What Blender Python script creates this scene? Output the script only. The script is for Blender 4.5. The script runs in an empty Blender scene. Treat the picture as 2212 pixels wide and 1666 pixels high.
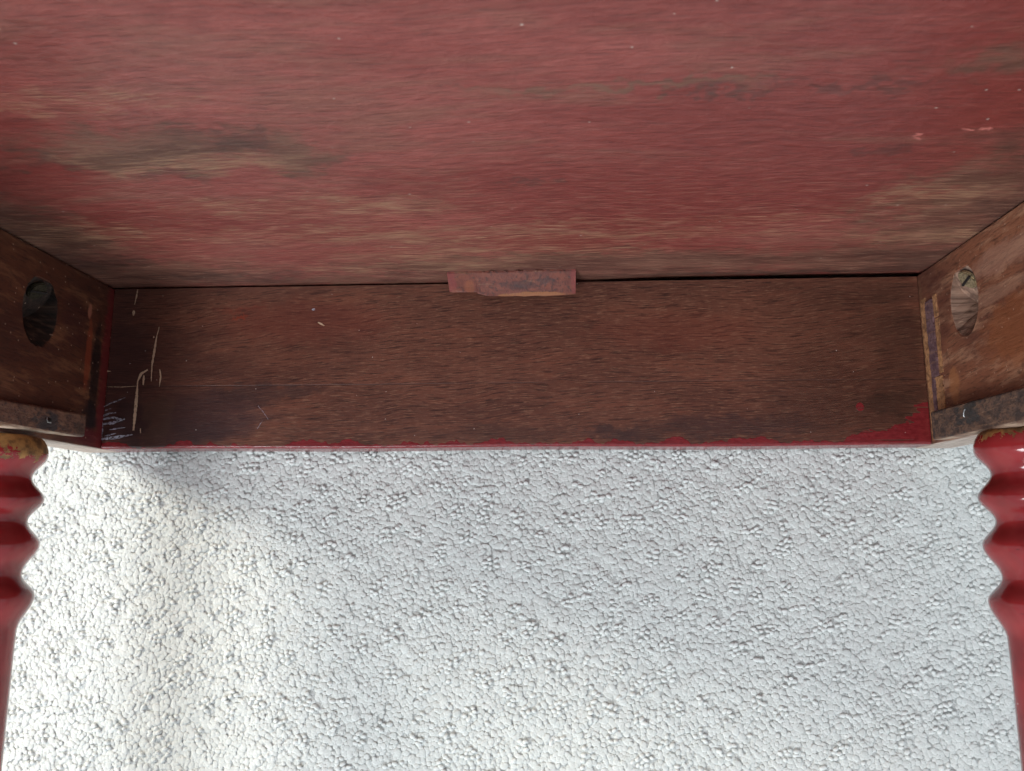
import bpy, bmesh, math, random
import numpy as np
from mathutils import Vector, Matrix

random.seed(7)
rng = np.random.default_rng(11)
scene = bpy.context.scene
COL = scene.collection

# ------------------------------------------------------------------ camera
cam_data = bpy.data.cameras.new('camera')
cam = bpy.data.objects.new('camera', cam_data)
COL.objects.link(cam)
cam.location = (0.02975, -0.13825, 0.44535)
cam.rotation_euler = (0.1724136, 0.0572423, 0.0000759)
cam_data.sensor_width = 36.0
cam_data.lens = 1749.56 / 2212.0 * 36.0
cam_data.clip_start = 0.01
cam_data.clip_end = 50.0
cam_data.dof.use_dof = True
cam_data.dof.focus_distance = 0.425
cam_data.dof.aperture_fstop = 22.0
scene.camera = cam

# ------------------------------------------------------------------ light
world = bpy.data.worlds.new('World')
scene.world = world
world.use_nodes = True
bg = world.node_tree.nodes['Background']
bg.inputs['Color'].default_value = (0.82, 0.92, 1.0, 1)
bg.inputs['Strength'].default_value = 0.48

def area(name, loc, target, sx, sy, energy, color, spread=180):
    l = bpy.data.lights.new(name, 'AREA')
    l.shape = 'RECTANGLE'; l.size = sx; l.size_y = sy
    l.energy = energy; l.color = color; l.spread = math.radians(spread)
    o = bpy.data.objects.new(name, l); COL.objects.link(o)
    o.location = loc
    d = Vector(target) - Vector(loc)
    o.rotation_euler = d.to_track_quat('-Z', 'Y').to_euler()
    return o
area('window_light', (-1.80, 0.62, 0.98), (0, -0.1, 0), 0.5, 0.5, 28, (1.0, 0.94, 0.81))
area('far_window_light', (-1.15, -2.05, 1.85), (0, -0.1, 0), 1.0, 0.9, 38, (0.92, 0.96, 1.0))

scene.view_settings.view_transform = 'Standard'
scene.view_settings.look = 'None'
scene.view_settings.gamma = 1.0
scene.view_settings.exposure = 0.62
scene.view_settings.use_curve_mapping = False
scene.cycles.use_adaptive_sampling = True
scene.cycles.adaptive_threshold = 0.04
scene.cycles.max_bounces = 6
scene.cycles.diffuse_bounces = 2
scene.cycles.glossy_bounces = 2

# ------------------------------------------------------------------ sizes (metres); z = 0 is the inner face of the front apron
W = 0.46          # clear width between the side aprons
A = 0.0950        # apron depth
TF = 0.022        # front apron thickness
TS = 0.020        # side apron thickness
ZB = 0.470        # inner face of the back apron
FLOOR = -0.0235   # tops of the carpet pile

# ------------------------------------------------------------------ node helpers
class NT:
    def __init__(s, name):
        s.m = bpy.data.materials.new(name); s.m.use_nodes = True
        s.t = s.m.node_tree; s.n = s.t.nodes
        s.bsdf = s.n['Principled BSDF']
        s.obj = s.n.new('ShaderNodeTexCoord').outputs['Object']
        sp = s.n.new('ShaderNodeSeparateXYZ'); s.l(s.obj, sp.inputs[0])
        s.x, s.y, s.z = sp.outputs
    def l(s, a, b): s.t.links.new(a, b)
    def put(s, sock, v):
        if isinstance(v, bpy.types.NodeSocket): s.l(v, sock)
        elif isinstance(v, (tuple, list)) and len(v) == 3 and sock.type == 'RGBA': sock.default_value = (*v, 1)
        else: sock.default_value = v
    def math(s, op, a, b=0.0, c=None, clamp=False):
        n = s.n.new('ShaderNodeMath'); n.operation = op; n.use_clamp = clamp
        s.put(n.inputs[0], a); s.put(n.inputs[1], b)
        if c is not None: s.put(n.inputs[2], c)
        return n.outputs[0]
    def add(s, a, b): return s.math('ADD', a, b)
    def sub(s, a, b): return s.math('SUBTRACT', a, b)
    def mul(s, a, b): return s.math('MULTIPLY', a, b)
    def mx(s, a, b): return s.math('MAXIMUM', a, b)
    def vec(s, a, b, c=0.0):
        n = s.n.new('ShaderNodeCombineXYZ')
        for i, v in enumerate((a, b, c)): s.put(n.inputs[i], v)
        return n.outputs[0]
    def noise(s, v, scale, detail=3.0, rough=0.55, dist=0.0):
        n = s.n.new('ShaderNodeTexNoise'); s.l(v, n.inputs['Vector'])
        if v.node.type == 'COMBXYZ' and not v.node.inputs[2].is_linked: n.noise_dimensions = '2D'
        n.inputs['Scale'].default_value = scale; n.inputs['Detail'].default_value = detail
        n.inputs['Roughness'].default_value = rough; n.inputs['Distortion'].default_value = dist
        return n.outputs['Fac']
    def voro(s, v, scale):
        n = s.n.new('ShaderNodeTexVoronoi'); s.l(v, n.inputs['Vector'])
        if v.node.type == 'COMBXYZ' and not v.node.inputs[2].is_linked: n.voronoi_dimensions = '2D'
        n.inputs['Scale'].default_value = scale
        return n.outputs['Distance'], n.outputs['Color']
    def step(s, v, lo, hi, o0=0.0, o1=1.0):
        n = s.n.new('ShaderNodeMapRange'); n.interpolation_type = 'SMOOTHSTEP'
        s.put(n.inputs['Value'], v); s.put(n.inputs['From Min'], lo); s.put(n.inputs['From Max'], hi)
        s.put(n.inputs['To Min'], o0); s.put(n.inputs['To Max'], o1)
        return n.outputs['Result']
    def mix(s, f, a, b, mode='MIX'):
        n = s.n.new('ShaderNodeMix'); n.data_type = 'RGBA'; n.blend_type = mode
        s.put(n.inputs[0], f); s.put(n.inputs[6], a); s.put(n.inputs[7], b)
        return n.outputs[2]
    def blob(s, u, v, cx, cy, rx, ry, nz=None, k=0.9, lo=1.25, hi=0.35):
        """soft irregular stain centred on (cx, cy)"""
        c = s.__dict__.setdefault('cache', {})
        ku = (u.as_pointer(), v.as_pointer())
        if ku not in c: c[ku] = s.vec(u, v)
        n = s.n.new('ShaderNodeVectorMath'); n.operation = 'MULTIPLY_ADD'; s.l(c[ku], n.inputs[0])
        n.inputs[1].default_value = (1 / rx, 1 / ry, 0); n.inputs[2].default_value = (-cx / rx, -cy / ry, 0)
        q = s.n.new('ShaderNodeVectorMath'); q.operation = 'DOT_PRODUCT'; s.l(n.outputs[0], q.inputs[0]); s.l(n.outputs[0], q.inputs[1])
        d = q.outputs['Value']
        if nz is not None: d = s.math('MULTIPLY_ADD', nz, 2 * k, d); lo += k; hi += k
        return s.step(d, lo, hi)
    def bump(s, h, strength, dist, base=None):
        n = s.n.new('ShaderNodeBump'); n.inputs['Strength'].default_value = strength
        n.inputs['Distance'].default_value = dist; s.l(h, n.inputs['Height'])
        if base is not None: s.l(base, n.inputs['Normal'])
        return n.outputs[0]
    def out(s, color=None, rough=None, normal=None, **kw):
        if color is not None: s.put(s.bsdf.inputs['Base Color'], color)
        if rough is not None: s.put(s.bsdf.inputs['Roughness'], rough)
        if normal is not None: s.l(normal, s.bsdf.inputs['Normal'])
        for k, v in kw.items(): s.put(s.bsdf.inputs[k], v)
        return s.m

def srgb(r, g, b):
    f = lambda c: (c / 255) / 12.92 if c <= 10 else ((c / 255 + 0.055) / 1.055) ** 2.4
    return (f(r), f(g), f(b))

# ------------------------------------------------------------------ materials
def mat_underside():
    s = NT('worn_red_stained_board'); u, v = s.x, s.z
    uv = s.vec(u, v)
    wob = s.noise(uv, 9, 2)
    v2 = s.add(v, s.mul(s.sub(wob, 0.5), 0.012))
    big = s.noise(s.vec(s.mul(u, 4.5), s.mul(v2, 13)), 1.0, 4, 0.6)
    mid = s.noise(s.vec(s.mul(u, 16), s.mul(v2, 75)), 1.0, 4, 0.68)
    mott = s.noise(s.vec(s.mul(u, 120), s.mul(v2, 330)), 1.0, 3, 0.62)
    fine = s.noise(s.vec(s.mul(u, 55), s.mul(v2, 1350)), 1.0, 3, 0.65)
    dab = s.noise(s.vec(s.mul(u, 85), s.mul(v, 130)), 1.0, 3, 0.6, 0.4)
    red = s.mix(s.step(big, 0.32, 0.7), srgb(124, 54, 49), srgb(152, 80, 73))
    brown = s.mix(s.step(mid, 0.3, 0.7), srgb(80, 55, 45), srgb(122, 86, 70))
    # thin coverage lets brown wood through
    cov = s.step(s.add(s.mul(big, 0.45), s.mul(mid, 0.6)), 0.48, 0.68)
    col = s.mix(s.mul(cov, 0.46), red, brown)
    col = s.mix(s.mul(s.step(mott, 0.52, 0.36), 0.22), col, srgb(88, 40, 38))
    col = s.mix(s.mul(s.step(mott, 0.56, 0.72), 0.13), col, srgb(186, 112, 104))
    wa = s.sub(s.noise(uv, 45, 3, 0.7), 0.5); wb = s.sub(s.noise(s.vec(s.add(u, 3.1), v), 60, 3, 0.7), 0.5)
    bu = s.add(u, s.mul(wa, 0.060)); bv = s.add(v, s.mul(wb, 0.030))
    # worn brown zones towards the side aprons and joint; lower band paints in occlusion
    nzb = s.add(s.mul(mid, 0.6), s.mul(mott, 0.4))
    zones = None
    for c in [(0.235, 0.10, 0.065, 0.075), (0.20, 0.025, 0.07, 0.030), (-0.235, 0.085, 0.05, 0.055), (-0.20, 0.022, 0.08, 0.028),
              (0.02, 0.006, 0.24, 0.014), (0.06, 0.028, 0.16, 0.020), (-0.125, 0.170, 0.050, 0.020), (-0.07, 0.165, 0.02, 0.02), (0.05, 0.205, 0.05, 0.003), (0.20, 0.215, 0.05, 0.014)]:
        b = s.blob(bu, bv, *c, nz=nzb, k=1.6, lo=1.5, hi=0.1)
        zones = b if zones is None else s.mx(zones, b)
    col = s.mix(s.mul(zones, 0.82), col, brown)
    # darker grime
    dark = None
    for c in [(0.155, 0.157, 0.012, 0.0045), (0.225, 0.025, 0.03, 0.018), (0.205, 0.165, 0.035, 0.010), (0.24, 0.085, 0.02, 0.03), (-0.225, 0.045, 0.03, 0.022), (-0.165, 0.165, 0.012, 0.012),
              (-0.125, 0.150, 0.02, 0.006), (0.13, 0.200, 0.025, 0.0025), (0.085, 0.202, 0.02, 0.002), (0.15, 0.005, 0.09, 0.006), (-0.15, 0.018, 0.06, 0.006),
              (-0.085, 0.180, 0.006, 0.010), (0.02, 0.135, 0.012, 0.0025), (0.06, 0.052, 0.01, 0.002)]:
        b = s.blob(bu, bv, *c, nz=nzb, k=1.6, lo=1.5, hi=0.1)
        dark = b if dark is None else s.mx(dark, b)
    col = s.mix(s.mul(dark, 0.42), col, srgb(62, 47, 42))
    # rubbed pale grain
    tan = None
    for c in [(-0.130, 0.206, 0.050, 0.008), (-0.115, 0.160, 0.050, 0.011), (-0.075, 0.112, 0.07, 0.014), (-0.055, 0.080, 0.11, 0.012),
              (-0.20, 0.085, 0.045, 0.02), (0.00, 0.050, 0.09, 0.013), (-0.06, 0.030, 0.07, 0.010), (0.205, 0.062, 0.045, 0.014), (0.19, 0.110, 0.03, 0.016), (0.03, 0.072, 0.14, 0.008), (0.10, 0.088, 0.10, 0.005)]:
        b = s.blob(bu, bv, *c, nz=nzb, k=1.6, lo=1.5, hi=0.1)
        tan = b if tan is None else s.mx(tan, b)
    streak = s.step(s.add(s.mul(fine, 0.6), s.mul(mid, 0.45)), 0.50, 0.66)
    col = s.mix(s.mul(s.mul(tan, s.add(0.10, s.mul(streak, 0.9))), 0.46), col, srgb(186, 152, 116))
    # overall fine grain
    low = s.sub(1.0, s.step(v, 0.07, 0.19))
    col = s.mix(s.mul(s.mul(s.step(fine, 0.54, 0.72), low), 0.46), col, srgb(190, 144, 120))
    col = s.mix(s.mul(s.step(fine, 0.48, 0.33), 0.44), col, srgb(66, 31, 30))
    # small salmon chips and dust
    chips = s.mx(s.blob(bu, bv, 0.1535, 0.1645, 0.006, 0.0013, nzb, 0.8), s.blob(bu, bv, 0.176, 0.172, 0.005, 0.0022, nzb, 0.8))
    col = s.mix(s.mul(chips, 0.7), col, srgb(205, 120, 110))
    dd, dc = s.voro(s.vec(u, v), 95)
    sepc = s.n.new('ShaderNodeSeparateColor'); s.l(dc, sepc.inputs[0])
    dots = s.mul(s.step(dd, s.add(0.028, s.mul(sepc.outputs[1], 0.045)), 0.02), s.step(sepc.outputs[0], 0.93, 0.94))
    col = s.mix(s.mul(dots, 0.6), col, srgb(205, 190, 178))
    h = s.add(s.add(s.mul(fine, 0.3), s.mul(mid, 0.3)), s.add(s.mul(dab, 0.8), s.mul(mott, 0.7)))
    nrm = s.bump(h, 0.42, 0.0012)
    rough = s.add(s.add(0.33, s.mul(s.sub(mid, 0.5), 0.2)), s.mul(zones, 0.12))
    return s.out(col, rough, nrm)

def mat_front():
    s = NT('dark_walnut_stained_apron'); u, v = s.x, s.y
    uv = s.vec(u, v)
    wob = s.noise(s.vec(s.mul(u, 7), s.mul(v, 10)), 1.0, 2)
    v2 = s.add(s.add(v, s.mul(s.sub(wob, 0.5), 0.020)), s.mul(u, -0.05))
    big = s.noise(s.vec(s.mul(u, 8), s.mul(v, 16)), 1.0, 4, 0.55)
    mid = s.noise(s.vec(s.mul(u, 14), s.mul(v2, 110)), 1.0, 4, 0.65)
    fine = s.noise(s.vec(s.mul(u, 120), s.mul(v2, 1700)), 1.0, 3, 0.7)
    fine2 = s.noise(s.vec(s.add(s.mul(u, 70), 8), s.mul(v2, 1300)), 1.0, 3, 0.65)
    dab = s.noise(uv, 140, 3, 0.6)
    col = s.mix(s.step(big, 0.32, 0.68), srgb(90, 53, 42), srgb(112, 68, 53))
    col = s.mix(s.mul(s.step(mid, 0.45, 0.75), 0.45), col, srgb(128, 72, 52))
    col = s.mix(s.mul(s.step(fine, 0.53, 0.70), 0.55), col, srgb(152, 110, 86))
    col = s.mix(s.mul(s.step(fine2, 0.47, 0.34), 0.68), col, srgb(42, 23, 20))
    # reddish stains, purple black stains; broad dark ends part stain, part painted shade
    nz = s.add(s.mul(big, 0.5), s.mul(mid, 0.5))
    wu = s.add(u, s.mul(s.sub(s.noise(uv, 60, 3, 0.7), 0.5), 0.024)); wv = s.add(v, s.mul(s.sub(s.noise(s.vec(s.add(u, 2.7), v), 80, 3, 0.7), 0.5), 0.016))
    for c, k, cc in [((-0.155, -0.015, 0.02, 0.002), 0.3, srgb(140, 52, 34)), ((-0.12, -0.022, 0.06, 0.014), 0.35, srgb(120, 48, 36)),
                     ((-0.155, -0.0195, 0.0045, 0.0012), 0.8, srgb(150, 58, 34)), ((0.10, -0.03, 0.05, 0.012), 0.3, srgb(112, 48, 36)),
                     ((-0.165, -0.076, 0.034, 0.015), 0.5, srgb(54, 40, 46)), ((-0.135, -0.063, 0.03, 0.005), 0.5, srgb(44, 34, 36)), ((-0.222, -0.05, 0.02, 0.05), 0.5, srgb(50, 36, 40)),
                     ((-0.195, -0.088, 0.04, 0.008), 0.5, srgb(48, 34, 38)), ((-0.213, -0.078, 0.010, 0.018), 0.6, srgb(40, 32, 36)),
                     ((-0.197, -0.08, 0.008, 0.012), 0.35, srgb(104, 78, 58)), ((0.12, -0.084, 0.04, 0.006), 0.42, srgb(52, 36, 38)), ((0.06, -0.088, 0.02, 0.004), 0.5, srgb(50, 38, 42)),
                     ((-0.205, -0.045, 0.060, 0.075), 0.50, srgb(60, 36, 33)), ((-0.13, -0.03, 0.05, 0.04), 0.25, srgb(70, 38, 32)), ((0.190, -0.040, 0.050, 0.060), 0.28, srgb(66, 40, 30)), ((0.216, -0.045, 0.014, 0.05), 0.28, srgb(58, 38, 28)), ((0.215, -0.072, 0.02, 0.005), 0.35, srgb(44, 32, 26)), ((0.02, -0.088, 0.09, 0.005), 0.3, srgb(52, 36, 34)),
                     ((-0.02, -0.047, 0.006, 0.002), 0.4, srgb(50, 30, 28))]:
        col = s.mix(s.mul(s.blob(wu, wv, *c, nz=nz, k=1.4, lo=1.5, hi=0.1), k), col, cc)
    # hairline joint
    hl = s.mul(s.sub(1.0, s.step(s.math('ABSOLUTE', s.add(v, 0.0592)), 0.00008, 0.00035)), s.step(mid, 0.3, 0.5))
    col = s.mix(s.mul(hl, 0.6), col, srgb(44, 26, 24))
    # brushed red paint along the lower edge
    e1 = s.noise(s.vec(s.mul(u, 55), 0.3), 1.0, 3, 0.6)
    e2 = s.noise(s.vec(s.mul(u, 260), s.mul(v, 500)), 1.0, 3, 0.6)
    edge = s.add(s.add(0.0012, s.mul(s.step(e1, 0.35, 0.75), 0.0042)), s.mul(s.sub(e2, 0.5), 0.0022))
    rc = s.math('POWER', s.math('MAXIMUM', s.mul(s.sub(u, 0.175), 1 / 0.055), 0.0), 1.6)
    rr = s.noise(s.vec(s.mul(u, 95), s.mul(v, 330)), 1.0, 3, 0.6)
    edge = s.add(edge, s.mul(rc, s.add(0.005, s.mul(rr, 0.026))))
    lc = s.math('MAXIMUM', s.mul(s.sub(-0.165, u), 1 / 0.065), 0.0)
    edge = s.sub(edge, s.mul(lc, 0.0010))
    pm = s.step(s.sub(edge, s.add(v, A)), -0.00015, 0.00015)
    pm = s.mx(pm, s.blob(u, v, 0.1935, -0.0742, 0.0022, 0.0024, dab, 0.7, 1.0, 0.8))
    streaks = s.mul(s.step(s.noise(s.vec(s.mul(u, 20), s.mul(v, 700)), 1.0, 2), 0.62, 0.68), s.step(u, 0.18, 0.2))
    pm = s.mul(pm, s.sub(1.0, s.mul(streaks, 0.8)))
    red = s.mix(s.step(e2, 0.3, 0.7), srgb(114, 33, 37), srgb(132, 42, 45))
    col = s.mix(pm, col, red)
    dd, dc = s.voro(s.vec(u, v), 120)
    sepc = s.n.new('ShaderNodeSeparateColor'); s.l(dc, sepc.inputs[0])
    dots = s.mul(s.step(dd, s.add(0.022, s.mul(sepc.outputs[1], 0.03)), 0.018), s.step(sepc.outputs[0], 0.95, 0.96))
    col = s.mix(s.mul(dots, 0.7), col, srgb(210, 195, 185))
    h = s.add(s.add(s.mul(fine, 0.7), s.mul(mid, 0.25)), s.mul(pm, 0.6))
    h = s.sub(h, s.mul(hl, 0.8))
    nrm = s.bump(h, 0.30, 0.0006)
    rough = s.add(s.add(0.36, s.mul(s.sub(mid, 0.5), 0.2)), s.mul(pm, -0.14))
    return s.out(col, rough, nrm)

def mat_side(name, left):
    s = NT(name); u, v = s.z, s.y
    uv = s.vec(u, v)
    sx = -1 if left else 1
    depth = s.sub(s.mul(s.x, sx), W / 2)          # how far below the face
    wob = s.noise(s.vec(s.mul(u, 10), s.mul(v, 14)), 1.0, 2)
    v2 = s.add(s.add(v, s.mul(s.sub(wob, 0.5), 0.014)), s.mul(u, -0.06))
    big = s.noise(s.vec(s.mul(u, 12), s.mul(v2, 30)), 1.0, 4, 0.6)
    mid = s.noise(s.vec(s.mul(u, 30), s.mul(v2, 150)), 1.0, 4, 0.65)
    fine = s.noise(s.vec(s.mul(u, 110), s.mul(v2, 900)), 1.0, 3, 0.65)
    dab = s.noise(s.vec(s.mul(u, 130), s.mul(v, 180)), 1.0, 4, 0.65)
    if left:
        col = s.mix(s.step(big, 0.35, 0.7), srgb(74, 40, 31), srgb(98, 55, 38))  # darker copy of the side wood: shade on this face is in the colour
        lite, darkc = srgb(140, 92, 64), srgb(40, 26, 24)
    else:
        col = s.mix(s.step(big, 0.32, 0.66), srgb(104, 64, 51), srgb(142, 90, 66))  # lighter copy: window light on this face is put into the colour
        lite, darkc = srgb(186, 140, 110), srgb(52, 32, 28)
    col = s.mix(s.mul(s.step(mid, 0.46, 0.70), 0.62), col, lite)
    col = s.mix(s.mul(s.step(fine, 0.47, 0.33), 0.5), col, darkc)
    col = s.mix(s.mul(s.step(dab, 0.58, 0.72), 0.35), col, darkc)
    nz = s.mix(0.5, big, dab)
    if left:
        stains = [((0.0, -0.05, 0.008, 0.06), 0.7, srgb(116, 30, 36)), ((0.012, -0.055, 0.0045, 0.035), 0.8, srgb(30, 22, 22)), ((0.014, -0.085, 0.008, 0.016), 0.75, srgb(32, 22, 24)),
                  ((0.02, -0.045, 0.003, 0.022), 0.6, srgb(150, 66, 40)), ((0.022, -0.02, 0.0024, 0.004), 0.7, srgb(176, 110, 88)), ((0.035, -0.03, 0.012, 0.014), 0.45, srgb(58, 28, 30)),
                  ((0.005, -0.09, 0.03, 0.006), 0.7, srgb(104, 30, 34))]
    else:
        stains = [((0.003, -0.006, 0.02, 0.010), 0.4, srgb(70, 38, 34)), ((0.10, -0.055, 0.04, 0.02), 0.5, srgb(150, 86, 48)), ((0.085, -0.018, 0.03, 0.008), 0.55, srgb(170, 128, 108)),
                  ((0.075, -0.033, 0.03, 0.004), 0.4, srgb(176, 134, 110)), ((0.03, -0.068, 0.006, 0.010), 0.6, srgb(176, 116, 74)), ((0.002, -0.055, 0.002, 0.05), 0.6, srgb(120, 88, 64)),
                  ((0.02, -0.025, 0.015, 0.02), 0.4, srgb(80, 42, 38))]
    for c, k, cc in stains:
        col = s.mix(s.mul(s.blob(u, v, *c, nz=nz, k=1.5), k), col, cc)
    # raw wood inside the pocket hole; left one darkened to paint in its shade
    raw = s.mix(s.step(dab, 0.3, 0.7), *((srgb(26, 20, 17), srgb(64, 46, 37)) if left else (srgb(104, 78, 66), srgb(168, 134, 114))))
    raw = s.mix(s.step(s.noise(s.vec(s.mul(u, 300), s.mul(v, 260)), 1.0, 3), 0.5, 0.8), raw, srgb(92, 68, 54))
    ink = s.blob(u, v, 0.049 if not left else 0.066, -0.017, 0.008, 0.006, dab, 1.0)
    raw = s.mix(s.mul(ink, 0.0 if left else 0.5), raw, srgb(44, 42, 48))
    inpocket = s.mul(s.step(depth, 0.0003, 0.0008), s.step(v, -A + 0.006, -A + 0.008))
    col = s.mix(inpocket, col, raw)
    # bare sawn lower edge
    sawn = s.mix(s.step(s.noise(s.vec(s.mul(u, 60), s.mul(s.x, 900)), 1.0, 3), 0.35, 0.65), srgb(150, 126, 112), srgb(196, 178, 164))
    col = s.mix(s.step(s.add(v, A), 0.0006, 0.0002), col, sawn)
    dd, dc = s.voro(uv, 190)
    sepc = s.n.new('ShaderNodeSeparateColor'); s.l(dc, sepc.inputs[0])
    dots = s.mul(s.step(dd, 0.10, 0.05), s.step(sepc.outputs[0], 0.78, 0.8))
    col = s.mix(s.mul(dots, 0.55), col, srgb(200, 165, 140))
    h = s.add(s.add(s.mul(fine, 0.6), s.mul(mid, 0.4)), s.add(s.mul(dab, 0.4), s.mul(s.mul(inpocket, dab), 2.0)))
    nrm = s.bump(h, 0.4, 0.0008)
    return s.out(col, s.add(0.42, s.mul(inpocket, 0.35)), nrm)

def mat_mottled(name, a, b, dark, rough, uaxis='z', vaxis='y', edge=None, tan=None):
    """rough mottled wood; edge = lower bare edge colour below the given y"""
    s = NT(name); u = getattr(s, uaxis); v = getattr(s, vaxis)
    n1 = s.noise(s.vec(s.mul(u, 130), s.mul(v, 220)), 1.0, 4, 0.65)
    n2 = s.noise(s.vec(s.mul(u, 420), s.mul(v, 500)), 1.0, 3, 0.65)
    n3 = s.noise(s.vec(s.mul(u, 60), s.mul(v, 500)), 1.0, 3, 0.6)
    col = s.mix(s.step(n1, 0.35, 0.65), a, b)
    col = s.mix(s.mul(s.step(n2, 0.5, 0.68), 0.6), col, dark)
    col = s.mix(s.mul(s.step(n3, 0.58, 0.7), 0.3), col, srgb(160, 120, 92))
    if tan is not None:
        for c, k, cc in tan:
            col = s.mix(s.mul(s.blob(u, v, *c, nz=n1, k=1.4), k), col, cc)
    if edge is not None:
        e = s.step(s.sub(edge[0], s.y), -0.0002, 0.0003)
        col = s.mix(e, col, s.mix(s.step(n3, 0.35, 0.65), edge[1], edge[2]))
    nrm = s.bump(s.add(n1, s.mul(n2, 0.7)), 0.6, 0.0008)
    return s.out(col, rough, nrm)

def mat_leg():
    s = NT('glossy_red_painted_turning')
    n1 = s.noise(s.obj, 40, 3); n2 = s.noise(s.obj, 160, 4, 0.6)
    ang = s.noise(s.vec(s.mul(s.x, 90), s.mul(s.y, 420), s.mul(s.z, 90)), 1.0, 3)
    col = s.mix(s.step(n1, 0.35, 0.65), srgb(124, 31, 34), srgb(150, 43, 45))
    scr = s.step(ang, 0.70, 0.74)
    col = s.mix(s.mul(scr, 0.6), col, srgb(80, 24, 26))
    # chipped shoulder where the leg meets the frame
    d = s.sub(-A, s.y)
    cn = s.mul(s.sub(s.noise(s.vec(s.mul(s.x, 120), s.mul(s.y, 110), s.mul(s.z, 120)), 1.0, 4, 0.7), 0.5), 0.030)
    lim = s.add(0.0032, s.mul(s.step(s.x, 0.0, 0.006), 0.0062))
    chip = s.step(s.sub(s.add(d, cn), lim), 0.0006, -0.0006)
    ochre = s.mix(s.step(n2, 0.35, 0.65), srgb(86, 58, 34), srgb(176, 128, 72))
    col = s.mix(chip, col, ochre)
    chip2 = s.mul(s.blob(s.y, s.z, -A - 0.125, 0.085, 0.014, 0.006, n2, 1.6, 0.9, 0.5), s.step(s.x, 0.0, 0.1))
    col = s.mix(s.mul(chip2, 0.8), col, srgb(206, 116, 82))
    dd, dc = s.voro(s.obj, 150)
    sepc = s.n.new('ShaderNodeSeparateColor'); s.l(dc, sepc.inputs[0])
    dots = s.mul(s.step(dd, 0.07, 0.04), s.step(sepc.outputs[0], 0.86, 0.88))
    col = s.mix(s.mul(dots, 0.6), col, srgb(220, 190, 180))
    nrm = s.bump(s.add(s.mul(n1, 0.6), s.add(s.mul(n2, 0.3), s.mul(chip, -0.5))), 0.22, 0.0012)
    return s.out(col, s.add(0.14, s.mul(chip, 0.45)), nrm)

def mat_scratch(name, c, density):
    s = NT(name)
    n = s.noise(s.obj, 2200, 3, 0.7); n2 = s.noise(s.obj, 500, 2)
    a = s.step(s.add(s.mul(n, 0.6), s.mul(n2, 0.4)), density, density + 0.08)
    s.put(s.bsdf.inputs['Alpha'], a)
    return s.out(c, 0.7)

def mat_metal(name, c, rough):
    s = NT(name); n = s.noise(s.obj, 900, 3)
    col = s.mix(s.step(n, 0.4, 0.7), c, tuple(k * 0.4 for k in c))
    return s.out(col, rough, s.bump(n, 0.4, 0.0004), Metallic=0.6)

def mat_plain_wood(name, a, b):
    s = NT(name)
    n = s.noise(s.vec(s.mul(s.x, 8), s.mul(s.y, 60), s.mul(s.z, 60)), 1.0, 4, 0.6)
    return s.out(s.mix(s.step(n, 0.35, 0.65), a, b), 0.45, s.bump(n, 0.2, 0.0006))

def mat_carpet(name, sheet=False):
    s = NT(name)
    n1 = s.noise(s.obj, 9, 3); n2 = s.noise(s.obj, 2600, 2); n3 = s.noise(s.obj, 900, 3)
    col = s.mix(s.step(n1, 0.3, 0.7), srgb(227, 230, 227), srgb(233, 235, 231))
    if not sheet:
        at = s.n.new('ShaderNodeAttribute'); at.attribute_name = 'tone'
        col = s.mix(1.0, col, s.mix(at.outputs['Fac'], (0.84, 0.845, 0.84), (1.0, 1.0, 1.0)), 'MULTIPLY')
    nrm = s.bump(s.add(n2, n3), 0.5 if not sheet else 0.8, 0.0006 if not sheet else 0.002)
    m = s.out(col, 0.85, nrm)
    s.bsdf.inputs['Specular IOR Level'].default_value = 0.22
    s.bsdf.inputs['Sheen Weight'].default_value = 0.25
    return m

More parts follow.
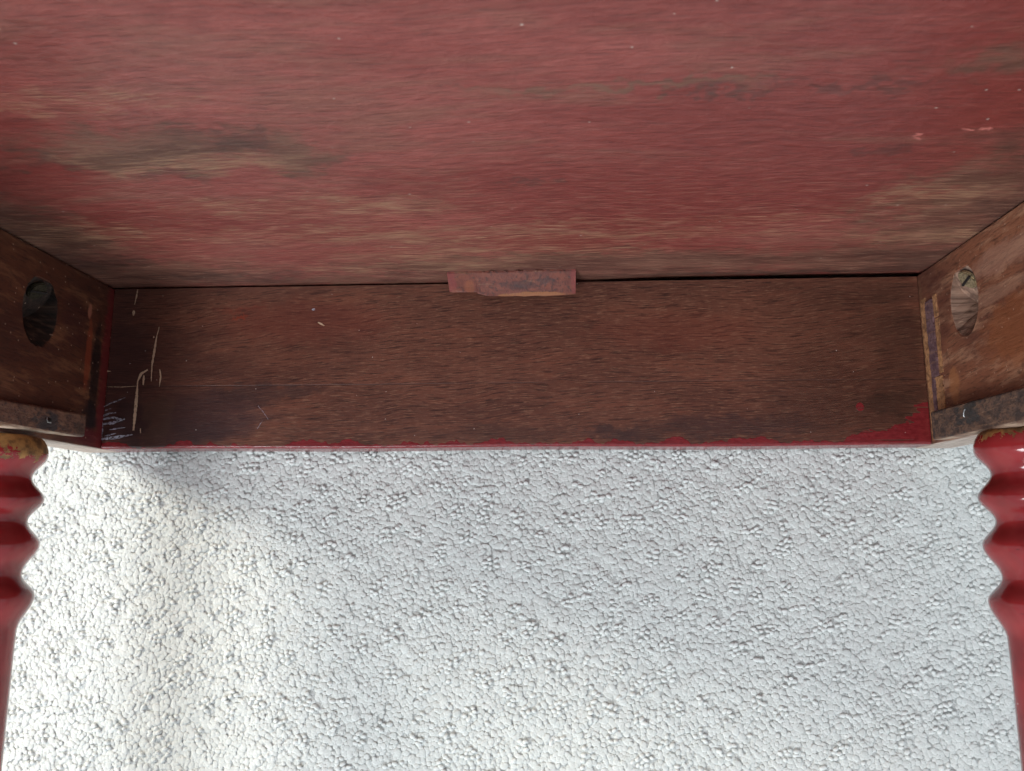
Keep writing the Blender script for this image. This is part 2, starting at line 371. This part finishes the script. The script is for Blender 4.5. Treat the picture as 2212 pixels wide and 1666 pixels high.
M = dict(under=mat_underside(), front=mat_front(), left=mat_side('shaded_brown_left_apron', True), right=mat_side('lit_orange_brown_right_apron', False),
         leg=mat_leg(),
         cleat_l=mat_mottled('brown_cleat', srgb(88, 58, 48), srgb(122, 84, 66), srgb(44, 36, 36), 0.6, edge=(-0.0912, srgb(150, 112, 86), srgb(206, 182, 160)),
                             tan=[((0.060, -0.0868, 0.012, 0.005), 0.75, srgb(44, 44, 48)), ((0.033, -0.088, 0.006, 0.005), 0.5, srgb(54, 42, 38))]),
         cleat_r=mat_mottled('blackened_cleat', srgb(66, 50, 45), srgb(108, 80, 64), srgb(38, 33, 34), 0.75, edge=(-0.0943, srgb(120, 92, 76), srgb(170, 144, 122)),
                             tan=[((0.055, -0.085, 0.012, 0.006), 0.6, srgb(42, 46, 46))]),
         block=mat_mottled('chipped_glue_block', srgb(104, 56, 48), srgb(126, 70, 56), srgb(62, 46, 44), 0.55, 'x', 'y',
                           tan=[((-0.029, -0.005, 0.003, 0.01), 0.5, srgb(140, 60, 60)), ((0.0400, -0.005, 0.0025, 0.01), 0.5, srgb(140, 60, 60)), ((0.018, -0.0105, 0.020, 0.0012), 0.6, srgb(172, 112, 68)),
                                ((-0.019, -0.006, 0.003, 0.003), 0.4, srgb(160, 92, 60)), ((0.01, -0.0065, 0.012, 0.0018), 0.45, srgb(62, 48, 48)), ((0.023, -0.005, 0.006, 0.0016), 0.6, srgb(60, 48, 50))]),
         veneer_purple=mat_mottled('purple_veneer', srgb(92, 66, 72), srgb(122, 92, 94), srgb(80, 50, 48), 0.55),
         veneer_tan=mat_mottled('splintered_wood', srgb(140, 98, 66), srgb(186, 134, 92), srgb(92, 62, 44), 0.65),
         brass=mat_metal('old_brass', srgb(182, 164, 130), 0.4), steel=mat_metal('bright_steel', srgb(190, 190, 190), 0.3),
         dull_brass=mat_metal('dull_brass', srgb(70, 63, 48), 0.6),
         iron=mat_metal('rusty_iron', srgb(60, 54, 52), 0.6),
         cream=mat_scratch('cream_scratch', srgb(190, 158, 130), 0.37), white=mat_scratch('chalky_scratch', srgb(166, 164, 176), 0.44),
         outer=mat_plain_wood('red_painted_outside', srgb(140, 36, 42), srgb(160, 46, 50)),
         pile=mat_carpet('cream_yarn'), sheet=mat_carpet('carpet_backing', True))

# ------------------------------------------------------------------ mesh helpers
def link(name, mesh, mat, parent=None, loc=(0, 0, 0), smooth=False):
    o = bpy.data.objects.new(name, mesh); COL.objects.link(o)
    if mat is not None and len(mesh.materials) == 0: mesh.materials.append(mat)
    if smooth:
        for p in mesh.polygons: p.use_smooth = True
    o.parent = parent
    o.location = loc
    return o

def from_bm(name, bm, mat, parent=None, loc=(0, 0, 0), smooth=False):
    me = bpy.data.meshes.new(name); bmesh.ops.recalc_face_normals(bm, faces=bm.faces[:]); bm.to_mesh(me); bm.free()
    return link(name, me, mat, parent, loc, smooth)

def box_bm(x0, x1, y0, y1, z0, z1, bevel=0.0, seg=2):
    bm = bmesh.new()
    bmesh.ops.create_cube(bm, size=1.0, matrix=Matrix.LocRotScale(((x0 + x1) / 2, (y0 + y1) / 2, (z0 + z1) / 2), None, (x1 - x0, y1 - y0, z1 - z0)))
    if bevel: bmesh.ops.bevel(bm, geom=bm.edges[:], offset=bevel, segments=seg, profile=0.5, affect='EDGES')
    return bm

# ------------------------------------------------------------------ carpet (the setting)
def nearest(px, py, qx, qy, cell):
    """distance from each point p to its nearest and second nearest point q (bucket grid)"""
    gx0, gy0 = qx.min() - cell, qy.min() - cell
    nx = int((qx.max() - gx0) / cell) + 3; ny = int((qy.max() - gy0) / cell) + 3
    ix = ((qx - gx0) / cell).astype(int); iy = ((qy - gy0) / cell).astype(int)
    key = iy * nx + ix; order = np.argsort(key, kind='stable'); ks = key[order]
    first = np.searchsorted(ks, np.arange(nx * ny)); cnt = np.bincount(key, minlength=nx * ny); mxc = cnt.max()
    jx = np.clip(((px - gx0) / cell).astype(int), 1, nx - 2); jy = np.clip(((py - gy0) / cell).astype(int), 1, ny - 2)
    d1 = np.full(px.shape, 1.0); d2 = np.full(px.shape, 1.0); idx = np.zeros(px.shape, int)
    for ox in (-1, 0, 1):
        for oy in (-1, 0, 1):
            k = (jy + oy) * nx + jx + ox
            for t in range(mxc):
                ok = cnt[k] > t
                q = order[np.minimum(first[k] + t, len(order) - 1)]
                d = np.where(ok, np.hypot(px - qx[q], py - qy[q]), 1.0)
                nw = d < d1
                d2 = np.where(nw, d1, np.minimum(d2, d)); idx = np.where(nw, q, idx); d1 = np.where(nw, d, d1)
    return d1, d2, idx

def mesh_np(name, V, F, smooth=True):
    me = bpy.data.meshes.new(name); nf, k = F.shape
    me.vertices.add(len(V)); me.vertices.foreach_set('co', V.reshape(-1).astype(np.float32))
    me.loops.add(nf * k); me.loops.foreach_set('vertex_index', F.reshape(-1).astype(np.int32))
    me.polygons.add(nf); me.polygons.foreach_set('loop_start', (np.arange(nf) * k).astype(np.int32))
    me.polygons.foreach_set('use_smooth', np.full(nf, smooth))
    me.update(calc_edges=True)
    return me

def tuft_cloud(px, py, top, rad, el, rot, flat, seg, prof, jit, lean):
    """many small domes in one vertex / triangle array"""
    n = len(px)
    tv = np.array([(r * math.cos(2 * math.pi * q / seg), r * math.sin(2 * math.pi * q / seg), h) for r, h in prof for q in range(seg)] + [(0, 0, 0)]); nv = len(tv)
    tri = []
    for r in range(len(prof) - 1):
        for q in range(seg):
            f = (r * seg + q, r * seg + (q + 1) % seg, (r + 1) * seg + (q + 1) % seg, (r + 1) * seg + q); tri += [(f[0], f[1], f[2]), (f[0], f[2], f[3])]
    tri += [((len(prof) - 1) * seg + q, (len(prof) - 1) * seg + (q + 1) % seg, nv - 1) for q in range(seg)]
    tri = np.array(tri)
    V = np.empty((n, nv, 3)); jt = 1 + rng.normal(0, jit, (n, nv)); ln = rng.normal(0, lean, (n, 2))
    lx = tv[None, :, 0] * (rad * el)[:, None] * jt; ly = tv[None, :, 1] * rad[:, None] * jt; lz = tv[None, :, 2] * (rad * flat)[:, None]
    c, s_ = np.cos(rot)[:, None], np.sin(rot)[:, None]
    V[:, :, 0] = px[:, None] + lx * c - ly * s_ + lz * ln[:, :1]; V[:, :, 1] = py[:, None] + lx * s_ + ly * c + lz * ln[:, 1:]; V[:, :, 2] = top[:, None] + lz
    return V.reshape(-1, 3), (tri[None] + (np.arange(n) * nv)[:, None, None]).reshape(-1, 3)

def build_carpet():
    bm = bmesh.new()
    bmesh.ops.create_grid(bm, x_segments=2, y_segments=2, size=1.6)
    base = FLOOR - 0.00052
    sheet = from_bm('carpet', bm, M['sheet'], None, (0, 0, base))
    sheet['kind'] = 'structure'; sheet['label'] = 'off white cut and loop pile carpet'
    x0, x1, y0, y1 = -0.44, 0.44, -0.37, -0.076
    # loop clusters on a slanted, jittered lattice
    a = math.radians(27); s1, s2 = 0.0180, 0.0148
    k = np.arange(-60, 61); K, L = np.meshgrid(k, k)
    cxl = K * s1 + (L % 2) * s1 * 0.5; cyl = L * s2
    cx = (cxl * math.cos(a) - cyl * math.sin(a)).ravel(); cy = (cxl * math.sin(a) + cyl * math.cos(a)).ravel()
    keep = (cx > x0 + .004) & (cx < x1 - .004) & (cy > y0 + .004) & (cy < y1 - .001) & (rng.random(cx.shape) < 0.88)
    cx, cy = cx[keep], cy[keep]
    cx = cx + rng.normal(0, 0.0030, cx.shape); cy = cy + rng.normal(0, 0.0028, cy.shape)
    crx = rng.uniform(0.0024, 0.0075, cx.shape); cry = rng.uniform(0.0018, 0.0046, cx.shape); ca = a + rng.normal(0, 0.5, cx.shape)
    qx, qy = [], []
    for x, y, rx, ry, t in zip(cx, cy, crx, cry, ca):
        for bq in np.arange(-3, 4):
            for aq in np.arange(-3, 4):
                uu = (aq + 0.5 * (bq % 2)) * 0.0032 + rng.normal(0, 0.0005); vv = bq * 0.0024 + rng.normal(0, 0.0004)
                if (uu / rx) ** 2 + (vv / ry) ** 2 < rng.uniform(0.75, 1.3) and rng.random() < 0.94:
                    qx.append(x + uu * math.cos(t) - vv * math.sin(t)); qy.append(y + uu * math.sin(t) + vv * math.cos(t))
    qx, qy = np.array(qx), np.array(qy)
    qx = np.append(qx, rng.uniform(x0, x1, 260)); qy = np.append(qy, rng.uniform(y0, y1, 260)); m = len(qx)
    # cut pile: low tuft tips pressed against each other, sunk around the loops
    sp = 0.00208
    ii, jj = np.meshgrid(np.arange(int((x1 - x0) / sp) + 1), np.arange(int((y1 - y0) / (sp * 0.88)) + 1))
    tx = (x0 + (ii + 0.5 * (jj % 2)) * sp + rng.normal(0, 0.36 * sp, ii.shape)).ravel(); ty = (y0 + jj * sp * 0.88 + rng.normal(0, 0.36 * sp, ii.shape)).ravel()
    n = len(tx)
    pat = 0.5 + 0.5 * np.clip(0.55 * np.sin(tx * 61 + 2.1 * np.sin(ty * 47 + 1)) + 0.55 * np.sin(ty * 83 + 1.9 * np.sin(tx * 37)) + 0.3 * np.sin((tx - 1.7 * ty) * 140), -1, 1)
    l1, _, _ = nearest(tx, ty, qx, qy, 0.0060)
    top = FLOOR + rng.normal(0, 0.00010, n) * (0.6 + 0.8 * pat) + 0.00016 * (np.sin(tx * 311 + 1.3 * np.sin(ty * 273)) + np.sin(ty * 357 + 1.7 * np.sin(tx * 219)))
    top -= 0.00060 * np.clip(1 - l1 / 0.0030, 0, 1) ** 0.8
    pv, pf = tuft_cloud(tx, ty, top, np.where(rng.random(n) < 0.8, rng.uniform(0.00112, 0.00170, n), rng.uniform(0.0017, 0.0024, n)), rng.uniform(0.95, 1.35, n), rng.uniform(0, math.pi, n), 0.14 + 0.11 * pat, 6, [(1.04, -1.60), (0.90, -0.52), (0.50, -0.11)], 0.06, 0.2)
    me = mesh_np('cut_pile', pv, pf)
    at = me.attributes.new('tone', 'FLOAT', 'POINT'); at.data.foreach_set('value', np.repeat(np.clip(rng.normal(0.32, 0.2, n), 0, 1), 19).astype(np.float32))
    p = link('cut_pile', me, M['pile'], sheet, (0, 0, -base)); p['kind'] = 'stuff'
    # the raised loops: plump beads of yarn
    lv, lf = tuft_cloud(qx, qy, FLOOR + 0.00085 + rng.normal(0, 0.00030, m), rng.uniform(0.00100, 0.00135, m), rng.uniform(1.15, 1.7, m), rng.normal(0.30, 0.5, m), np.full(m, 1.05), 8,
                        [(1.0, -1.3), (1.04, -0.85), (0.90, -0.42), (0.62, -0.14), (0.28, -0.02)], 0.04, 0.2)
    me = mesh_np('yarn_loops', lv, lf)
    at = me.attributes.new('tone', 'FLOAT', 'POINT'); at.data.foreach_set('value', np.repeat(np.clip(rng.normal(0.95, 0.1, m), 0, 1), 41).astype(np.float32))
    p = link('yarn_loops', me, M['pile'], sheet, (0, 0, -base)); p['kind'] = 'stuff'
build_carpet()

# ------------------------------------------------------------------ the table, lying on its front apron
table = bpy.data.objects.new('wooden_table', None); COL.objects.link(table)
table.location = (0, 0, FLOOR)
table['label'] = 'worn red painted wooden table lying on its side on pale carpet, underside showing'
table['category'] = 'table'
UP = (0, 0, -FLOOR)

def part(name, bm, mat, smooth=False, parent=None):
    return from_bm(name, bm, mat, parent or table, UP if parent is None else (0, 0, 0), smooth)

# table top: its underside is the plane y = 0, rounded away a little near the front apron
def tabletop():
    xs = np.concatenate([np.linspace(-0.29, 0.29, 59)]); zs = np.concatenate([[-TF], np.linspace(-0.002, 0.016, 13), np.linspace(0.03, ZB + 0.022, 8)])
    bm = bmesh.new(); g = []
    for z in zs:
        row = []
        for x in xs:
            t = min(max((x - 0.035) / 0.06, 0), 1); t = t * t * (3 - 2 * t)
            k = max(0.0, 1 - max(z, 0) / (0.0095 + 0.003 * t))
            y = (0.0004 + 0.0017 * t) * k ** 1.8
            if abs(x) > W / 2 + 0.001: y = 0.0
            row.append(bm.verts.new((x, y, z)))
        g.append(row)
    for i in range(len(zs) - 1):
        for j in range(len(xs) - 1): bm.faces.new((g[i][j], g[i][j + 1], g[i + 1][j + 1], g[i + 1][j]))
    # back and rim
    back = [bm.verts.new((x, 0.018, z)) for x, z in ((xs[0], zs[0]), (xs[-1], zs[0]), (xs[-1], zs[-1]), (xs[0], zs[-1]))]
    bm.faces.new(back)
    bm.faces.new(g[0] + [back[1], back[0]]); bm.faces.new(g[-1][::-1] + [back[3], back[2]])
    bm.faces.new([r[0] for r in g] + [back[3], back[0]]); bm.faces.new([r[-1] for r in g][::-1] + [back[1], back[2]])
    return part('tabletop', bm, M['under'], smooth=False)
top = tabletop()
for p in top.data.polygons:
    if len(p.vertices) == 4 and abs(p.normal.y) > 0.3: p.use_smooth = True

# front apron, rounded lower edge
def front_apron():
    bm = bmesh.new()
    prof = [(-0.0009, 0.0), (-A + 0.0016, 0.0)]
    for k in range(1, 6):
        t = k / 6 * math.pi / 2; prof.append((-A + 0.0016 - 0.0016 * math.sin(t), -0.0016 + 0.0016 * math.cos(t)))
    prof += [(-A, -0.0016), (-A, -TF + 0.0022), (-A + 0.0022, -TF), (-0.0009, -TF)]
    xs = np.linspace(-W / 2 + 0.0004, W / 2 - 0.0004, 24); rows = []
    for x in xs:
        f = (x + W / 2) / W
        rows.append([bm.verts.new((x, y - (0.0004 * f if y > -0.01 else 0.0) + (0.0003 * math.sin(x * 31 + 1) if y < -0.09 else 0), z)) for y, z in prof])
    for a, b in zip(rows, rows[1:]):
        for k in range(len(prof)):
            k2 = (k + 1) % len(prof); bm.faces.new((a[k], a[k2], b[k2], b[k]))
    bm.faces.new(rows[0][::-1]); bm.faces.new(rows[-1])
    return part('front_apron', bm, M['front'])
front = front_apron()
front['label'] = 'dark brown inner face with brushed red paint along its lower edge'

# side aprons with drilled pocket holes
def side_apron(sgn, hy, hz, mat):
    x0, x1 = sorted((sgn * W / 2, sgn * (W / 2 + TS)))
    o = part('side_apron', box_bm(x0, x1, -A, -0.0007, -TF, ZB + 0.02, 0.0007), mat)
    r, ang = 0.0142, math.radians(50)
    d = Vector((sgn * math.sin(ang), math.cos(ang), 0)); c = Vector((sgn * W / 2, hy, hz))
    L0, L1 = -0.06, 0.0105
    cb = bmesh.new()
    q = d.to_track_quat('Z', 'Y')
    bmesh.ops.create_cone(cb, cap_ends=True, segments=40, radius1=r * 1.12, radius2=r * 0.96, depth=L1 - L0,
                          matrix=Matrix.LocRotScale(c + d * (L0 + L1) / 2, q, None))
    for v in cb.verts: v.co += Vector([random.gauss(0, 0.00022) for _ in range(3)])
    cut = from_bm('cutter', cb, None, table, UP)
    md = o.modifiers.new('pocket', 'BOOLEAN'); md.operation = 'DIFFERENCE'; md.object = cut; md.solver = 'EXACT'
    bpy.context.view_layer.update()
    me = bpy.data.meshes.new_from_object(o.evaluated_get(bpy.context.evaluated_depsgraph_get()))
    o.modifiers.clear(); o.data = me; me.name = 'side_apron'
    me.materials.clear(); me.materials.append(mat)
    bpy.data.objects.remove(cut)
    # slotted screw seated on the floor of the pocket
    sb = bmesh.new()
    bmesh.ops.create_cone(sb, cap_ends=True, segments=24, radius1=0.0052, radius2=0.0052, depth=0.0022)
    bmesh.ops.bevel(sb, geom=[e for e in sb.edges if e.calc_face_angle(0) > 1], offset=0.0005, segments=2, affect='EDGES')
    scb = bpy.data.meshes.new('screw'); 
    pos = c + d * (L1 - 0.0014) + Vector((-sgn * math.cos(ang), math.sin(ang), 0)) * 0.0060
    bmesh.ops.transform(sb, verts=sb.verts[:], matrix=Matrix.LocRotScale(pos, q, None))
    sc = from_bm('screw', sb, M['brass'] if sgn > 0 else M['dull_brass'], o)
    slot = box_bm(-0.0052, 0.0052, -0.0006, 0.0006, -0.0013, -0.0008)
    bmesh.ops.transform(slot, verts=slot.verts[:], matrix=Matrix.LocRotScale(pos - d * 0.00035, q @ Matrix.Rotation(math.radians(78), 3, 'Z').to_quaternion(), None))
    from_bm('screw_slot', slot, M['iron'], o)
    return o
left = side_apron(-1, -0.031, 0.064, M['left']); left['label'] = 'brown left apron with shade in its colour and a red painted corner band'
right = side_apron(1, -0.028, 0.047, M['right']); right['label'] = 'orange brown right apron, colour lightened for window light, with splintered veneer in its corner'
part('back_apron', box_bm(-W / 2 + 0.0004, W / 2 - 0.0004, -A, -0.0007, ZB, ZB + 0.02, 0.0008), M['outer'])

# cleats nailed along the lower edge of the side aprons
def cleat(x0, x1, ytop, ybot, z0, z1, mat, slope):
    bm = box_bm(x0, x1, ybot, ytop, z0, z1, 0.0012, 3)
    for v in bm.verts:
        v.co.y += slope * (v.co.z - z0) + 0.0003 * math.sin(v.co.z * 60)
    return part('cleat', bm, mat)
cl = cleat(-W / 2 - 0.0001, -W / 2 + 0.0068, -0.0790, -0.0913, 0.0270, 0.440, M['cleat_l'], -0.035)
cr = cleat(W / 2 - 0.0068, W / 2 + 0.0001, -0.0795, -0.0945, 0.0155, 0.440, M['cleat_r'], -0.02)

def wire(name, pts, r, mat, parent):
    cu = bpy.data.curves.new(name, 'CURVE'); cu.dimensions = '3D'; cu.bevel_depth = r; cu.bevel_resolution = 2; cu.use_fill_caps = True
    sp = cu.splines.new('POLY'); sp.points.add(len(pts) - 1)
    for p, q in zip(sp.points, pts): p.co = (*q, 1)
    tmp = bpy.data.objects.new(name, cu); COL.objects.link(tmp); bpy.context.view_layer.update()
    me = bpy.data.meshes.new_from_object(tmp.evaluated_get(bpy.context.evaluated_depsgraph_get())); bpy.data.objects.remove(tmp)
    me.materials.clear()
    return link(name, me, mat, parent, (0, 0, 0), True)
xl = -W / 2 + 0.0068
bm = bmesh.new(); bmesh.ops.create_uvsphere(bm, u_segments=12, v_segments=8, radius=0.0017, matrix=Matrix.LocRotScale((xl, -0.0862, 0.0590), None, (0.35, 0.8, 1.2)))
from_bm('nail', bm, M['iron'], cl, smooth=True)
wire('bent_nail', [(xl + 0.0003, -0.0849, 0.0612), (xl + 0.0006, -0.0862, 0.0617), (xl + 0.0007, -0.0874, 0.0608), (xl + 0.0004, -0.0873, 0.0580)], 0.00028, M['steel'], cl)
xr = W / 2 - 0.0068
wire('staple', [(xr, -0.0832, 0.0522), (xr - 0.0005, -0.0838, 0.0520), (xr - 0.0006, -0.0852, 0.0514), (xr - 0.0004, -0.0864, 0.0508), (xr + 0.0003, -0.0868, 0.0507)], 0.00033, M['steel'], cr)

# splintered veneer beside the right corner
def slab(name, pts, x, t, mat, parent):
    """pts = (z, y) outline on the inner face of the right apron"""
    bm = bmesh.new()
    a = [bm.verts.new((x, y, z)) for z, y in pts]; b = [bm.verts.new((x - t, y, z)) for z, y in pts]
    bm.faces.new(a); bm.faces.new(b[::-1])
    for i in range(len(pts)):
        j = (i + 1) % len(pts); bm.faces.new((a[i], a[j], b[j], b[i]))
    return from_bm(name, bm, mat, parent)
def rough_strip(z0, z1, y0, y1, n=14, j=0.0005):
    ys = np.linspace(y0, y1, n)
    return [(z0 + random.uniform(-j, j), y) for y in ys] + [(z1 + random.uniform(-j, j), y) for y in ys[::-1]]
slab('veneer_strip', rough_strip(0.0012, 0.0070, -0.0155, -0.093), W / 2 + 0.0002, 0.0005, M['veneer_tan'], right)
slab('veneer_strip', rough_strip(0.0074, 0.0150, -0.0185, -0.0600) , W / 2 + 0.0002, 0.0011, M['veneer_purple'], right)
slab('veneer_strip', rough_strip(0.0074, 0.0108, -0.0603, -0.0800) , W / 2 + 0.0002, 0.0010, M['veneer_purple'], right)
slab('veneer_strip', rough_strip(0.0112, 0.0185, -0.0606, -0.0785, 10, 0.0007), W / 2 + 0.0002, 0.0007, M['veneer_tan'], right)
slab('veneer_strip', rough_strip(0.0158, 0.0200, -0.0300, -0.0590, 12, 0.0007), W / 2 + 0.0002, 0.0004, M['veneer_tan'], right)
slab('splinter', rough_strip(0.0165, 0.0200, -0.0170, -0.0290, 8, 0.0005), W / 2 + 0.0002, 0.0008, M['veneer_tan'], right)

# chipped glue block in the joint between table top and front apron
def glue_block():
    edge = [(-0.0306, -0.0078), (-0.0285, -0.0083), (-0.0240, -0.0084), (-0.0190, -0.0083), (-0.0152, -0.0085), (-0.0146, -0.0092), (-0.0120, -0.0100), (-0.0085, -0.0108), (-0.004, -0.0108), (0.001, -0.0111),
            (0.006, -0.0109), (0.012, -0.0112), (0.018, -0.0110), (0.024, -0.0112), (0.030, -0.0110), (0.036, -0.0106), (0.0402, -0.0100)]
    bm = bmesh.new(); rows = []
    for x, y in edge:
        j = random.uniform(-0.0003, 0.0003)
        zt = 0.0195 + j + 0.0010 * (x + 0.03) / 0.07
        pr = [(0.0006, zt), (-0.0012, zt - 0.0002), (y * 0.5, 0.0145 + 0.5 * j), (y + 0.0006, 0.0082), (y, 0.0074 + j), (y + 0.0005, 0.0062), (y * 0.52, 0.0036), (y * 0.40, -0.0002), (0.0006, -0.0002)]
        rows.append([bm.verts.new((x, a, b)) for a, b in pr])
    for a, b in zip(rows, rows[1:]):
        for k in range(len(a)):
            k2 = (k + 1) % len(a); bm.faces.new((a[k], a[k2], b[k2], b[k]))
    bm.faces.new(rows[0]); bm.faces.new(rows[-1][::-1])
    o = part('glue_block', bm, M['block'])
    o['label'] = 'small chipped wooden glue block in the corner of the joint'
    for k in range(9):
        b2 = bmesh.new(); bmesh.ops.create_icosphere(b2, subdivisions=2, radius=1)
        s_ = random.uniform(0.0004, 0.0009)
        for v in b2.verts: v.co = Vector((v.co.x * s_ * random.uniform(1, 2.2), v.co.y * s_ * 0.7, v.co.z * s_ * 0.7)) * random.uniform(0.8, 1.2)
        bmesh.ops.translate(b2, verts=b2.verts[:], vec=(random.uniform(-0.012, 0.032), -0.0006, 0.0202))
        from_bm('glue_bead', b2, M['block'], o, smooth=True)
    return o
glue_block()

# turned legs
def leg_mesh():
    ext = [(0.0090, 0.0206), (0.0198, 0.0146), (0.0302, 0.0206), (0.0407, 0.0145), (0.0517, 0.0206), (0.0655, 0.0142), (0.0760, 0.0205), (0.0920, 0.0145)]
    pts = [(0.0000, 0.0150), (0.0005, 0.0168), (0.0018, 0.0183), (0.0040, 0.0196), (0.0065, 0.0204)]
    for (d0, r0), (d1, r1) in zip(ext, ext[1:]):
        for k in range(10):
            t = k / 10; pts.append((d0 + (d1 - d0) * t, r0 + (r1 - r0) * (0.5 - 0.5 * math.cos(math.pi * t))))
    pts += [(0.0920, 0.0145), (0.1000, 0.0143), (0.1400, 0.0142), (0.2000, 0.0142), (0.2600, 0.0138), (0.3000, 0.0132), (0.3200, 0.0150), (0.3280, 0.0165), (0.3360, 0.0150), (0.3440, 0.0130), (0.3700, 0.0120), (0.4000, 0.0105), (0.4200, 0.0100), (0.4210, 0.0080)]
    seg = 40; bm = bmesh.new(); rows = []
    for d, r in pts:
        rows.append([bm.verts.new((r * math.cos(2 * math.pi * k / seg), -A - d, r * math.sin(2 * math.pi * k / seg))) for k in range(seg)])
    for a, b in zip(rows, rows[1:]):
        for k in range(seg):
            k2 = (k + 1) % seg; bm.faces.new((a[k], a[k2], b[k2], b[k]))
    bm.faces.new(rows[0]); bm.faces.new(rows[-1][::-1])
    bmesh.ops.recalc_face_normals(bm, faces=bm.faces[:])
    me = bpy.data.meshes.new('leg'); bm.to_mesh(me); bm.free()
    me.materials.append(M['leg'])
    for p in me.polygons: p.use_smooth = True
    return me
lm = leg_mesh()
for sx in (-1, 1):
    for z in (0.070, ZB - 0.07):
        o = bpy.data.objects.new('leg', lm); COL.objects.link(o); o.parent = table
        o.location = (sx * 0.239, 0, UP[2] + z)
# mirrored chip pattern is avoided because each leg turns about its own axis
legs = [o for o in bpy.data.objects if o.name.split('.')[0] == 'leg']

# scratches in the front apron (material gouged away, measured on the face)
def scratch(pts, w0, w1, mat, amp=0.15):
    """pts = (x, y) on the inner face of the front apron"""
    P = []
    for (ax, ay), (bx, by) in zip(pts, pts[1:]):
        k = max(2, int(math.hypot(bx - ax, by - ay) / 0.0008))
        P += [(ax + (bx - ax) * i / k, ay + (by - ay) * i / k) for i in range(k)]
    P.append(pts[-1]); n = len(P)
    bm = bmesh.new(); prev = None
    for i, (x, y) in enumerate(P):
        a = P[max(i - 1, 0)]; b = P[min(i + 1, n - 1)]
        d = Vector((b[0] - a[0], b[1] - a[1])); d = d.normalized() if d.length else Vector((1, 0)); nn = Vector((-d.y, d.x))
        t = i / (n - 1); w = (w0 + (w1 - w0) * t) * (0.35 + 0.65 * math.sin(math.pi * min(max(t, 0.08), 0.92))) * random.uniform(1 - amp * 2, 1 + amp * 2) * 0.66
        cur = [bm.verts.new((x + nn.x * w, y + nn.y * w, 0.00012)), bm.verts.new((x - nn.x * w, y - nn.y * w, 0.00012))]
        if prev: bm.faces.new((prev[0], prev[1], cur[1], cur[0]))
        prev = cur
    return from_bm('scratch', bm, mat, front)
CR, WH = M['cream'], M['white']
for pts, w0, w1, m in [([(-0.2157, -0.0010), (-0.2162, -0.0059), (-0.2169, -0.0103)], 0.0007, 0.0005, CR), ([(-0.2170, -0.0139), (-0.2171, -0.0169)], 0.0011, 0.0013, CR),
                       ([(-0.2010, -0.0239), (-0.2022, -0.0304), (-0.2029, -0.0391), (-0.2036, -0.0467), (-0.2035, -0.0510)], 0.0005, 0.0012, CR), ([(-0.2035, -0.0510), (-0.2033, -0.0562)], 0.0006, 0.0003, CR),
                       ([(-0.2059, -0.0493), (-0.2096, -0.0516), (-0.2112, -0.0557)], 0.0010, 0.0012, CR), ([(-0.2113, -0.0557), (-0.2112, -0.0637), (-0.2113, -0.0740), (-0.2115, -0.0844)], 0.0012, 0.0015, CR), ([(-0.2079, -0.0526), (-0.2079, -0.0582)], 0.0010, 0.0009, CR),
                       ([(-0.1988, -0.0492), (-0.1979, -0.0534), (-0.1983, -0.0593)], 0.0009, 0.0004, CR), ([(-0.2297, -0.0590), (-0.2210, -0.0593), (-0.2122, -0.0588)], 0.0003, 0.0003, CR), ([(-0.2038, -0.0295), (-0.2038, -0.0306)], 0.0007, 0.0006, CR), ([(-0.2075, -0.0833), (-0.2072, -0.0861)], 0.0006, 0.0005, CR),
                       ([(-0.2304, -0.0707), (-0.2250, -0.0683), (-0.2178, -0.0653)], 0.0007, 0.0004, WH), ([(-0.2307, -0.0761), (-0.2264, -0.0746), (-0.2226, -0.0741)], 0.0010, 0.0006, WH), ([(-0.2304, -0.0780), (-0.2243, -0.0769), (-0.2182, -0.0780)], 0.0013, 0.0009, WH), ([(-0.2300, -0.0808), (-0.2240, -0.0800), (-0.2172, -0.0777)], 0.0014, 0.0010, WH),
                       ([(-0.2255, -0.0839), (-0.2204, -0.0832), (-0.2165, -0.0826)], 0.0006, 0.0004, WH), ([(-0.2298, -0.0893), (-0.2232, -0.0886), (-0.2118, -0.0868)], 0.0018, 0.0006, WH), ([(-0.2306, -0.0766), (-0.2304, -0.0832), (-0.2300, -0.0897)], 0.0014, 0.0016, WH), ([(-0.2281, -0.0876), (-0.2216, -0.0860)], 0.0008, 0.0004, WH),
                       ([(-0.2305, -0.0498), (-0.2278, -0.0500)], 0.0006, 0.0005, CR), ([(-0.2296, -0.0729), (-0.2257, -0.0718)], 0.0006, 0.0004, WH),
                       ([(-0.1401, -0.0708), (-0.1366, -0.0746), (-0.1336, -0.0788)], 0.0002, 0.0002, WH), ([(-0.1396, -0.0838), (-0.1371, -0.0794)], 0.0003, 0.0002, WH),
                       ([(-0.1114, -0.0152), (-0.1093, -0.0148)], 0.0012, 0.0010, WH), ([(-0.1075, -0.0226), (-0.1056, -0.0236), (-0.1037, -0.0247)], 0.0008, 0.0009, CR)]:
    scratch(pts, w0, w1, m)
